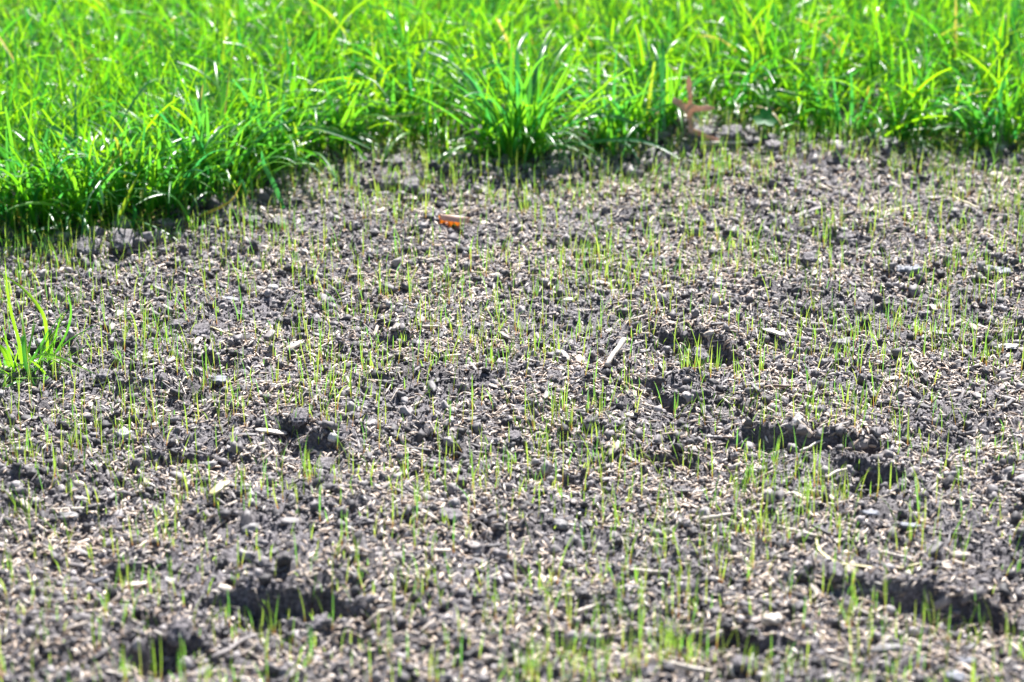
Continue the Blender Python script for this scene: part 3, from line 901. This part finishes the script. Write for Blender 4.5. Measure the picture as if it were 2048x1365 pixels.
S('twig', (1040, 818), (1062, 806), 2.6, 'slate', 'stubby blue-grey twig on bare ground', 'twig')
S('twig', (1130, 545), (1172, 556), 1.6, 'pale_wood', 'slim pale twig in the seed litter behind a white pebble', 'twig')
S('twig', (930, 541), (985, 547), 1.4, 'straw', 'slim yellow straw lying level on densely seeded ground', 'straw')
S('twig', (640, 566), (690, 574), 1.4, 'straw', 'slim pale straw lying on seeded ground beneath seedlings', 'straw')
S('twig', (1180, 520), (1240, 508), 1.4, 'straw', 'slim bent straw on seeded ground behind the slanting stick', 'straw', bend=0.1)
S('twig', (1600, 905), (1645, 882), 1.8, 'pale_wood', 'short pale twig on the ledge above the long crack', 'twig')
S('twig', (1650, 958), (1692, 940), 2.2, 'pale_wood', 'pale twig lying before the deep hollow at the crack end', 'twig', land='pale twig by the deep hollow')
S('stick', (1760, 1108), (1834, 1122), 2.2, 'pale_wood', 'cream stick lying behind the tip of the curved straw', 'stick')
S('stick', (1130, 1190), (1202, 1206), 2.2, 'pale_wood', 'blurred pale stick sloping between seedling rows', 'stick')
S('twig', (1610, 1132), (1664, 1126), 2.2, 'dark_wood', 'dark twig tucked under the curved straw', 'twig')
S('stick', (1030, 1288), (1034, 1342), 2.6, 'pale_wood', 'whitish stick pointing straight at the viewer', 'stick', land='whitish end-on stick')
S('stick', (1150, 1232), (1200, 1212), 2.6, 'pale_wood', 'pale stick lying level behind the thick seedling clump', 'stick')
S('twig', (1660, 1318), (1736, 1346), 2.6, 'pale_wood', 'pale bark twig at the bottom beside an oval grey stone', 'stick')
S('twig', (110, 938), (190, 915), 1.6, 'grey_wood', 'fine grey twig lying over a dark hollow', 'twig')
S('twig', (1900, 1000), (1990, 1012), 1.6, 'grey_wood', 'very thin grey twig on smooth seeded soil', 'twig')
S('twig', (1885, 722), (1948, 690), 1.6, 'grey_wood', 'fine twig in the dip behind the large pale flake', 'twig')
S('twig', (430, 560), (470, 548), 1.5, 'straw', 'slim pale straw by a seedling patch near the pitted lumps', 'straw')
S('twig', (292, 505), (318, 498), 1.8, 'pale_wood', 'small tan twig below the big clods', 'twig')
S('twig', (2000, 380), (2012, 366), 2.6, 'pale_wood', 'stubby pale twig standing tilted near the lawn', 'twig')

B('wood_chip', 1550, 672, 46, 5.0, 1.6, -38, 'pale_wood', 'cream wood chip tipped on edge beside curved bark', 'wood chip', 0.7, 0.15, 10, land='cream tipped wood chip')
B('wood_chip', 1696, 674, 40, 5.0, 1.6, -35, 'pale_wood', 'cream wood chip resting on a brown stone', 'wood chip', 0.7, 0.15, 8, land='chip on the brown stone')
B('stone', 1684, 692, 40, 12, 9, 10, 'grey_stone', 'squat brown-grey stone under a cream wood chip', 'stone', 0.3, 0.3, 0, 0.35)
B('wood_chip', 2012, 697, 44, 13, 2.0, -30, 'white_stone', 'largest pale flake, broad and lying flat by a dark trench', 'wood chip', 0.7, 0.2, 6, land='broad pale flake')
B('stone', 1825, 546, 30, 9, 6, 10, 'slate', 'blue-grey stone, squarer of a touching pair', 'stone', 0.55, 0.2, land='pair of blue-grey stones')
B('stone', 1803, 538, 26, 8, 4, -10, 'slate', 'flat blue-grey stone tucked behind its squarer neighbour', 'stone', 0.5, 0.2)
B('stone', 1968, 541, 34, 7, 4, 20, 'slate', 'narrow flat grey stone beside a broader flat one', 'stone', 0.6, 0.2, land='flat grey stones')
B('stone', 2006, 542, 32, 10, 3, 0, 'slate', 'broad flat grey stone beside a narrow one', 'stone', 0.6, 0.2)
B('wood_chip', 1205, 570, 36, 5, 1.5, -12, 'pale_wood', 'slim cream wood chip lying flat behind the slanting stick', 'wood chip', 0.6, 0.15, land='slim cream chip')
B('pebble', 1136, 605, 22, 6, 4, 0, 'white_stone', 'small white pebble on seeded ground', 'pebble', 0.2, 0.2, land='small white pebble')
B('pebble', 667, 886, 18, 7, 8, 60, 'white_stone', 'bright white pebble standing upright at the rim of a dark hollow', 'pebble', 0.3, 0.2, 20, land='bright white pebble')
B('wood_chip', 249, 880, 24, 7, 6, 60, 'white_stone', 'whitish wedge-shaped chip stuck in the soil', 'wood chip', 0.4, 0.3, 30, land='whitish wedge chip')
B('wood_chip', 438, 990, 48, 5, 2, 55, 'straw', 'yellowish split wood chip pointing away up the bed', 'wood chip', 0.7, 0.15, 6, land='yellowish split chip')
B('stone', 136, 1036, 40, 8, 4, 5, 'grey_stone', 'round flat grey stone beside a pale flat stick', 'stone', 0.3, 0.2)
B('wood_chip', 272, 1094, 20, 6, 7, 90, 'grey_wood', 'blunt grey wood chip standing on end', 'wood chip', 0.7, 0.2, 40, land='blunt upright chip')
B('stone', 1772, 1302, 56, 9, 8, 5, 'grey_stone', 'oval grey stone near the bottom, smooth and pointed at one end', 'stone', 0.15, 0.2, 0, 0.25, land='oval grey stone')
B('stone', 1935, 1330, 36, 9, 6, 0, 'slate', 'bluish pebble at the bottom near the oval stone', 'stone', 0.3, 0.2)
B('stone', 1908, 1358, 40, 10, 7, 0, 'slate', 'bluish stone cut by the lower border beside a bluish pebble', 'stone', 0.3, 0.2)
B('stone', 546, 577, 20, 8, 5, 0, 'white_stone', 'pale grey pebble among seedlings', 'pebble', 0.2, 0.2, land='pale grey pebble')
B('bark_chip', 1612, 432, 70, 6, 3, 8, 'grey_wood', 'long curled grey bark chip above a dark undercut', 'bark chip', 0.5, 0.25, 6, land='curled bark chip')
B('bark_chip', 1942, 415, 46, 10, 4, 0, 'grey_wood', 'flat pale-grey bark chip beside yellow straw', 'bark chip', 0.5, 0.25, land='flat bark chip')
B('bark_chip', 1990, 352, 30, 6, 3, 20, 'pale_wood', 'pale bark chip near the lawn brink', 'bark chip', 0.5, 0.25)
B('bark_chip', 440, 770, 26, 8, 3, 0, 'slate', 'small blue-grey flake below the bushy seedlings', 'bark chip', 0.5, 0.25)
B('bark_chip', 590, 698, 36, 5, 2, 20, 'pale_wood', 'pale wood chip tilted among seedlings', 'wood chip', 0.6, 0.2, 10)
B('bark_chip', 540, 680, 30, 5, 3, 70, 'grey_wood', 'grey bark flake standing tilted', 'bark chip', 0.6, 0.2, 25)
B('bark_chip', 460, 600, 34, 6, 3, 10, 'slate', 'light grey flake on the level ground left of a seedling row', 'bark chip', 0.6, 0.2)
B('bark_chip', 545, 868, 60, 3.5, 1.6, 3, 'pale_wood', 'pale sliver of wood lying level beside the bright white pebble', 'wood chip', 0.7, 0.15)
B('wood_chip', 1595, 848, 20, 5, 4, 40, 'white_stone', 'whitish triangular chip above the long crack', 'wood chip', 0.4, 0.35, 20, land='whitish triangular chip')
B('wood_chip', 1880, 672, 30, 7, 4, 0, 'grey_stone', 'rounded grey stone in the trench bank', 'stone', 0.3, 0.25)
B('stone', 1120, 1055, 30, 9, 6, 0, 'grey_stone', 'pale grey stone lying near a pale gap-bridging stick', 'stone', 0.3, 0.25)
B('stone', 420, 935, 26, 8, 6, 0, 'grey_stone', 'roundish grey stone near a yellowish split chip', 'stone', 0.3, 0.25)
B('stone', 1740, 1030, 36, 7, 2.5, 15, 'slate', 'flat blue-grey stone between seedlings below the deep hollow', 'stone', 0.5, 0.2)
B('stone', 1820, 1055, 36, 8, 2.5, -5, 'slate', 'flat pale bluish stone on smooth ground', 'stone', 0.5, 0.2)
B('stone', 1885, 925, 16, 5, 4, 0, 'slate', 'tiny blue stone at the rim of the deep hollow', 'stone', 0.5, 0.2)
B('stone', 500, 1065, 34, 9, 7, 20, 'grey_stone', 'knobbly grey stone standing above seeds in the blurred foreground', 'stone', 0.2, 0.35)
B('stone', 1545, 1245, 36, 12, 8, 0, 'pale_wood', 'tan rounded lump of wood behind dark crumbs', 'wood chip', 0.2, 0.3)
B('stone', 1420, 565, 14, 5, 4, 0, 'white_stone', 'tiny whitish pebble on seeded ground near cream chips', 'pebble', 0.3, 0.25)
B('stone', 1350, 672, 14, 5, 4, 0, 'slate', 'tiny blue-grey pebble by a short crack', 'pebble', 0.3, 0.25)

CG = 'clods of soil heaped along the brink of the lawn'
for (px, py, l, w, t, turn, lab) in [
        (248, 486, 46, 17, 10, 20, 'large pale grey clod with a flat top, below the drooping lawn'),
        (228, 466, 26, 10, 8, 0, 'small grey clod resting on the flat-topped clod'),
        (330, 455, 40, 14, 11, 40, 'dark rounded clod under the tussock that leans to the bed'),
        (175, 500, 46, 16, 12, -20, 'knobbly clod near the flat-topped clod, towards the lawn corner'),
        (105, 490, 40, 14, 10, 10, 'low brown clod under the shaggy corner tussock'),
        (430, 452, 30, 12, 10, 0, 'small pale clod perched beside a sunlit ridge of crumbs'),
        (505, 448, 34, 13, 9, 30, 'dark clod in the hollow beneath the wide tussock'),
        (560, 450, 26, 11, 8, 0, 'round clod at the end of the dark crumbly ridge'),
        (1400, 275, 46, 16, 14, 10, 'big dark clod under the brown lobed leaf'),
        (1462, 280, 40, 15, 12, -10, 'dark clod topping the mound beside the lobed leaf'),
        (1548, 302, 34, 14, 12, 0, 'pale lavender-grey clod at the brink beside the mound'),
        (1885, 285, 40, 18, 12, 0, 'pale blue-grey clod beneath the arching blue-green blades'),
        (1925, 300, 30, 14, 10, 0, 'whitish clod beside the blue-grey one at the brink'),
        (780, 372, 40, 15, 12, 0, 'dark clod in the notch of the brink among crumbs'),
        (822, 382, 30, 13, 10, 0, 'small lighter clod in the notch of the brink'),
        (795, 330, 30, 12, 9, 0, 'grey clod just under the short tussock in the notch'),
        (1690, 480, 34, 13, 11, 0, 'brown clod at the edge of a shaded dip behind blue-black twig'),
        (1620, 520, 28, 11, 8, 0, 'rounded brown clod between seedling patches'),
        (400, 668, 50, 17, 13, 0, 'pitted dark lump of soil above the round hollow'),
        (355, 655, 34, 12, 9, 0, 'flat-sided lump of soil by the leaning straw'),
        (285, 735, 40, 14, 10, 0, 'crumbly lump of soil right behind the bent brown twig'),
        (210, 760, 40, 14, 10, 0, 'broad crumbly lump between the lone tuft and the bent twig'),
        (600, 850, 44, 15, 9, 10, 'lump of soil overhanging the hollow with the white pebble'),
        (700, 838, 36, 13, 9, 0, 'low brown lump of soil beyond the white pebble'),
        (1030, 885, 34, 12, 8, 0, 'knobbly lump at the rim of a dark round hollow'),
        (900, 1040, 60, 16, 10, -10, 'triangular lump of soil split by a dark crack'),
        (650, 940, 46, 15, 12, 0, 'dark lump of soil in front of the white pebble'),
        (1400, 720, 40, 14, 10, 0, 'lump of soil inside the deep hollow with bright seedlings'),
        (1670, 1150, 40, 14, 10, 0, 'dark lump of soil behind the wide shaded hollow'),
        (1480, 1335, 40, 13, 9, 0, 'dark lump of soil near the longest pale stick'),
        (360, 1280, 60, 16, 12, 0, 'blurred lump of soil between two dark hollows'),
        (640, 1255, 50, 15, 12, 0, 'blurred lump of soil inside the broad foreground hollow')]:
    B('soil_clod', px, py, l, w, t * 0.75, turn, 'clod', lab, 'soil clod', 0.35, 0.38, rng.normal(0, 5), 0.38, 4, 1.9, CG if py < 500 else None)

LAND += [('deep hollow below a short crack', 1425, 705), ('broad foreground hollow', 600, 1220), ('wide shaded hollow', 1915, 1215), ('hollow holding a thick clump', 1460, 1270),
         ('long curved crack', 1560, 880), ('deep hollow at the crack end', 1740, 940), ('round hollow by the pitted lump', 405, 715), ('small hollow beside the broad one', 350, 1300),
         ('lone bright tuft', 55, 735), ('flat-topped clod', 248, 482), ('orange leaf scrap', 905, 446), ('triangular split lump', 900, 1040), ('trench by the broad flake', 1985, 660),
         ('curved yellow-green straw', 1700, 1120)]

# long bent dry straw in front
def straw_line(label, pts, wmm):
    P = np.array([ground_at(*q) + np.array([0, 0, 0.0012]) for q in pts])
    o = P.mean(0)
    V, A, f = ribbon(P - o, wmm / 1000, 20, 0.35, 0.3, (0, -0.3, 0.95))
    # give it a round back so that it has thickness
    W = V.reshape(-1, 3, 3).copy()
    W[:, 1, 2] -= wmm / 1000 * 0.9
    n = len(V)
    VV = np.vstack([V, W.reshape(-1, 3)])
    F = np.vstack([f, f[:, ::-1] + n])
    tag(link('straw', mesh('straw', VV, [F], M['straw'])), label, 'straw').location = tuple(o)
straw_line('long yellow-green straw bent in a curve, tip pointing away from the split stick', [(1632, 1080), (1640, 1104), (1672, 1128), (1720, 1140), (1780, 1138), (1842, 1132)], 1.7)
straw_line('curled straw bowed like a rib on the ground near the lawn', [(1298, 448), (1310, 432), (1335, 428), (1360, 440)], 2.0)

# ------------------------------------------------------------------ leaves
def leaf_sheet(outline, curl, mat, thick=0.0006, nx=70, ny=18):
    """A thin leaf cut to half widths along its length; outline(t) -> half width (both sides alike, with lobes), curl(P) bends it."""
    t = np.linspace(0, 1, nx + 1)
    s = np.linspace(-1, 1, ny + 1)
    T, S_ = np.meshgrid(t, s, indexing='ij')
    P = np.stack([T, S_ * outline(T, S_), 0 * T], -1)
    P = curl(P.reshape(-1, 3))
    n = len(P)
    i = np.arange(nx)[:, None] * (ny + 1) + np.arange(ny)[None]
    F = np.stack([i, i + 1, i + ny + 2, i + ny + 1], -1).reshape(-1, 4)
    Q = P + np.array([0, thick, thick * 0.4])
    R = np.concatenate([i[0], ])
    return np.vstack([P, Q]), [np.vstack([F, F[:, ::-1] + n])]

def dry_leaf_mat(name, a, bcol, t, thin=0.35):
    m, nt, b, out = new_mat(name)
    c = ramp(nt, noise(nt, 120, 4, 0.6), [(0.3, a), (0.7, bcol)])
    nt.links.new(c, b.inputs['Base Color'])
    b.inputs['Roughness'].default_value = 0.45
    tr = node(nt, 'ShaderNodeBsdfTranslucent')
    tr.inputs['Color'].default_value = (*t, 1)
    mx = node(nt, 'ShaderNodeMixShader')
    mx.inputs[0].default_value = thin
    nt.links.new(b.outputs[0], mx.inputs[1])
    nt.links.new(tr.outputs[0], mx.inputs[2])
    nt.links.new(mx.outputs[0], out.inputs['Surface'])
    return m
M['oak'] = dry_leaf_mat('dry_brown_leaf', (0.56, 0.35, 0.27), (0.84, 0.63, 0.53), (0.74, 0.48, 0.36), 0.4)
M['orange'] = dry_leaf_mat('orange_leaf', (0.55, 0.30, 0.12), (0.75, 0.52, 0.34), (1.0, 0.52, 0.08), 0.7)

LEAF_OUT = [(1376, 262), (1376, 245), (1371, 228), (1358, 217), (1342, 204), (1345, 196), (1360, 203), (1373, 212), (1375, 198), (1371, 182), (1370, 166), (1375, 156),
            (1381, 170), (1382, 190), (1383, 208), (1395, 212), (1412, 210), (1426, 215), (1413, 220), (1396, 221), (1384, 226), (1383, 248), (1386, 256), (1402, 259),
            (1420, 263), (1438, 271), (1420, 271), (1400, 268), (1383, 267)]

def oak_leaf():
    """A dry lobed leaf on edge: cut along its outline, then curled front to back and given its thickness."""
    import bmesh
    g = ground_at(1376, 284)
    k = mm_per_px(1380, 250) / 1000
    bm = bmesh.new()
    vs = [bm.verts.new(((x - 1376) * k, 0, (280 - y) * k * 1.05)) for x, y in LEAF_OUT]
    bm.faces.new(vs)
    bm.normal_update()
    bmesh.ops.triangulate(bm, faces=bm.faces[:])
    bmesh.ops.subdivide_edges(bm, edges=bm.edges[:], cuts=4, use_grid_fill=True)
    bmesh.ops.triangulate(bm, faces=bm.faces[:])
    for v in bm.verts:
        x, z = v.co.x, v.co.z
        u = x / 0.02
        v.co.y = -0.006 * u * u + 0.12 * (z - 0.015) + 0.0025 * math.sin(x * 240 + z * 90)
    bmesh.ops.recalc_face_normals(bm, faces=bm.faces[:])
    V = np.array([v.co[:] for v in bm.verts])
    bm.verts.index_update()
    T = np.array([[v.index for v in f.verts] for f in bm.faces])
    n = len(V)
    rim = np.array([[e.verts[0].index, e.verts[1].index, e.verts[1].index + n, e.verts[0].index + n] for e in bm.edges if len(e.link_faces) == 1])
    F = [T, T[:, ::-1] + n, rim]
    V = np.vstack([V, V + np.array([0, 0.0005, 0.0])])
    bm.free()
    r = tag(empty('fallen_leaf', g), 'dry brown lobed leaf standing curled in the lawn brink', 'leaf')
    link('leaf_blade', mesh('leaf_blade', V, F, M['oak']), r)
    h = np.array([-0.010, -0.006, 0.0])
    h[2] = float(height(np.array([g[0] + h[0]]), np.array([g[1] + h[1]]))[0]) - g[2]
    V, F = tube(np.array([-0.001, 0, 0.007]), h + np.array([0, 0, 0.001]), 0.0009, 0.0007, 0.1, 5)
    link('stalk', mesh('stalk', V, F, M['brown_wood']), r)
oak_leaf()
LAND.append(('lobed brown leaf', 1380, 250))

def orange_leaf():
    g = ground_at(906, 455)
    r = tag(empty('leaf_scrap', g), 'small curled orange leaf scrap glowing in the sun on the bare bed', 'leaf')
    t = np.linspace(-1, 1, 30)
    s_ = np.linspace(0, 1, 10)
    T, S_ = np.meshgrid(t, s_, indexing='ij')
    i = np.arange(29)[:, None] * 10 + np.arange(9)[None]
    f = np.stack([i, i + 1, i + 11, i + 10], -1).reshape(-1, 4)
    n = T.size
    low = 0.0016 + 0.0015 * np.sin(T * 9 + 1) * (S_ * 0 + 1) + 0.004 * np.clip(T - 0.1, 0, 1)
    top = 0.0085 - 0.0016 * T * T - 0.0012 * T
    def sheet(name, X, Y, Z, m):
        P = np.stack([X, Y, Z], -1).reshape(-1, 3)
        Q = P + np.array([0, 0.0004, 0.0002])
        link(name, mesh(name, np.vstack([P, Q]), [np.vstack([f, f[:, ::-1] + n])], m), r)
    X = 0.0105 * T * (0.9 + 0.1 * S_)
    sheet('leaf_fold', X, 0.002 * T * T - 0.002 * (1 - S_) + 0.0008 * np.sin(T * 14), low + (top - low) * S_, M['orange'])
    sheet('leaf_blade', X * 1.1 + 0.001, -0.0012 - 0.0055 * (1 - T * T) ** 0.5 * (1 - S_) + 0.002 * T * T, top + 0.0003 + 0.0022 * (1 - (2 * S_ - 1) ** 2) - 0.0025 * (1 - S_), M['pale_leaf'])
M['pale_leaf'] = dry_leaf_mat('bleached_leaf', (0.55, 0.36, 0.26), (0.78, 0.62, 0.52), (0.7, 0.35, 0.12))
orange_leaf()

def clover(px, py, label):
    g = ground_at(px, py + 38)
    hd = at_y(px, py, g[1] - 0.004) - g
    r = tag(empty('clover', g), label, 'clover')
    V, F = tube(np.zeros(3), hd, 0.0006, 0.0005, 0.1, 3)
    link('stem', mesh('stem', V, F, M['clover']), r)
    for k in range(3):
        a = rad(200 + 120 * k)
        t = np.linspace(0, 1, 9)
        s = np.linspace(-1, 1, 7)
        T, S_ = np.meshgrid(t, s, indexing='ij')
        w = 0.55 * np.sin(np.pi * np.clip(T, 0.03, 1) ** 0.8 * 0.86) ** 0.8
        X, Yv = T - 0.08 * T * np.cos(S_ * 3.1), S_ * w
        Z = 0.25 * T + 0.25 * S_ ** 2 * w
        P = np.stack([X, Yv, Z], -1).reshape(-1, 3) * 0.0095
        P = P @ rotm(a, 0, 0).T @ rotm(0, 0, rad(35)).T + hd
        i = np.arange(8)[:, None] * 7 + np.arange(6)[None]
        f = np.stack([i, i + 1, i + 8, i + 7], -1).reshape(-1, 4)
        A = np.tile(np.array([0.15, 0.5, 0.5]), (len(P), 1))
        link('leaflet', mesh('leaflet', P, [f], M['clover'], {'vary': A}), r)
M['clover'] = leaf_mat('clover_leaf', [(0.0, (0.02, 0.15, 0.04)), (1.0, (0.04, 0.2, 0.04))], [(0.0, (0.06, 0.45, 0.06)), (1.0, (0.1, 0.5, 0.05))], None, 0.55, 0.3, 0.4)
clover(1530, 240, 'small three-leaved clover at the foot of the lawn, beside the lobed leaf')

# ------------------------------------------------------------------ the seedlings that show largest, one object each
def seedling_label(i):
    b, t = base[i], top[i]
    d = [math.hypot((b[0] - x), (b[1] - y) * 1.8) for (_, x, y) in LAND]
    k = int(np.argmin(d))
    nm, x, y = LAND[k]
    dx, dy = b[0] - x, b[1] - y
    if abs(dy) * 1.8 > abs(dx):
        rel = 'in front of' if dy > 0 else 'behind'
    else:
        rel = 'right of' if dx > 0 else 'left of'
    lean = (t[0] - b[0]) / max(abs(t[1] - b[1]), 1)
    look = 'leaning right' if lean > 0.22 else 'leaning left' if lean < -0.22 else 'upright'
    tall = 'long' if size[i] > tall_cut else 'short'
    return f'{tall} green grass seedling, {look}, {rel} the {nm}', f'grass seedlings around the {nm}'
tall_cut = float(np.percentile(size[own], 55))
f1 = strip_faces(1, 6)
for i in own:
    o = sroot[i]
    lab, grp = seedling_label(i)
    me = mesh('grass_seedling', (SV[i].reshape(-1, 3) - o), [f1], M['seedling'], {'vary': SA[i].reshape(-1, 3)})
    tag(link('grass_seedling', me, None, tuple(o)), lab, 'seedling', grp)
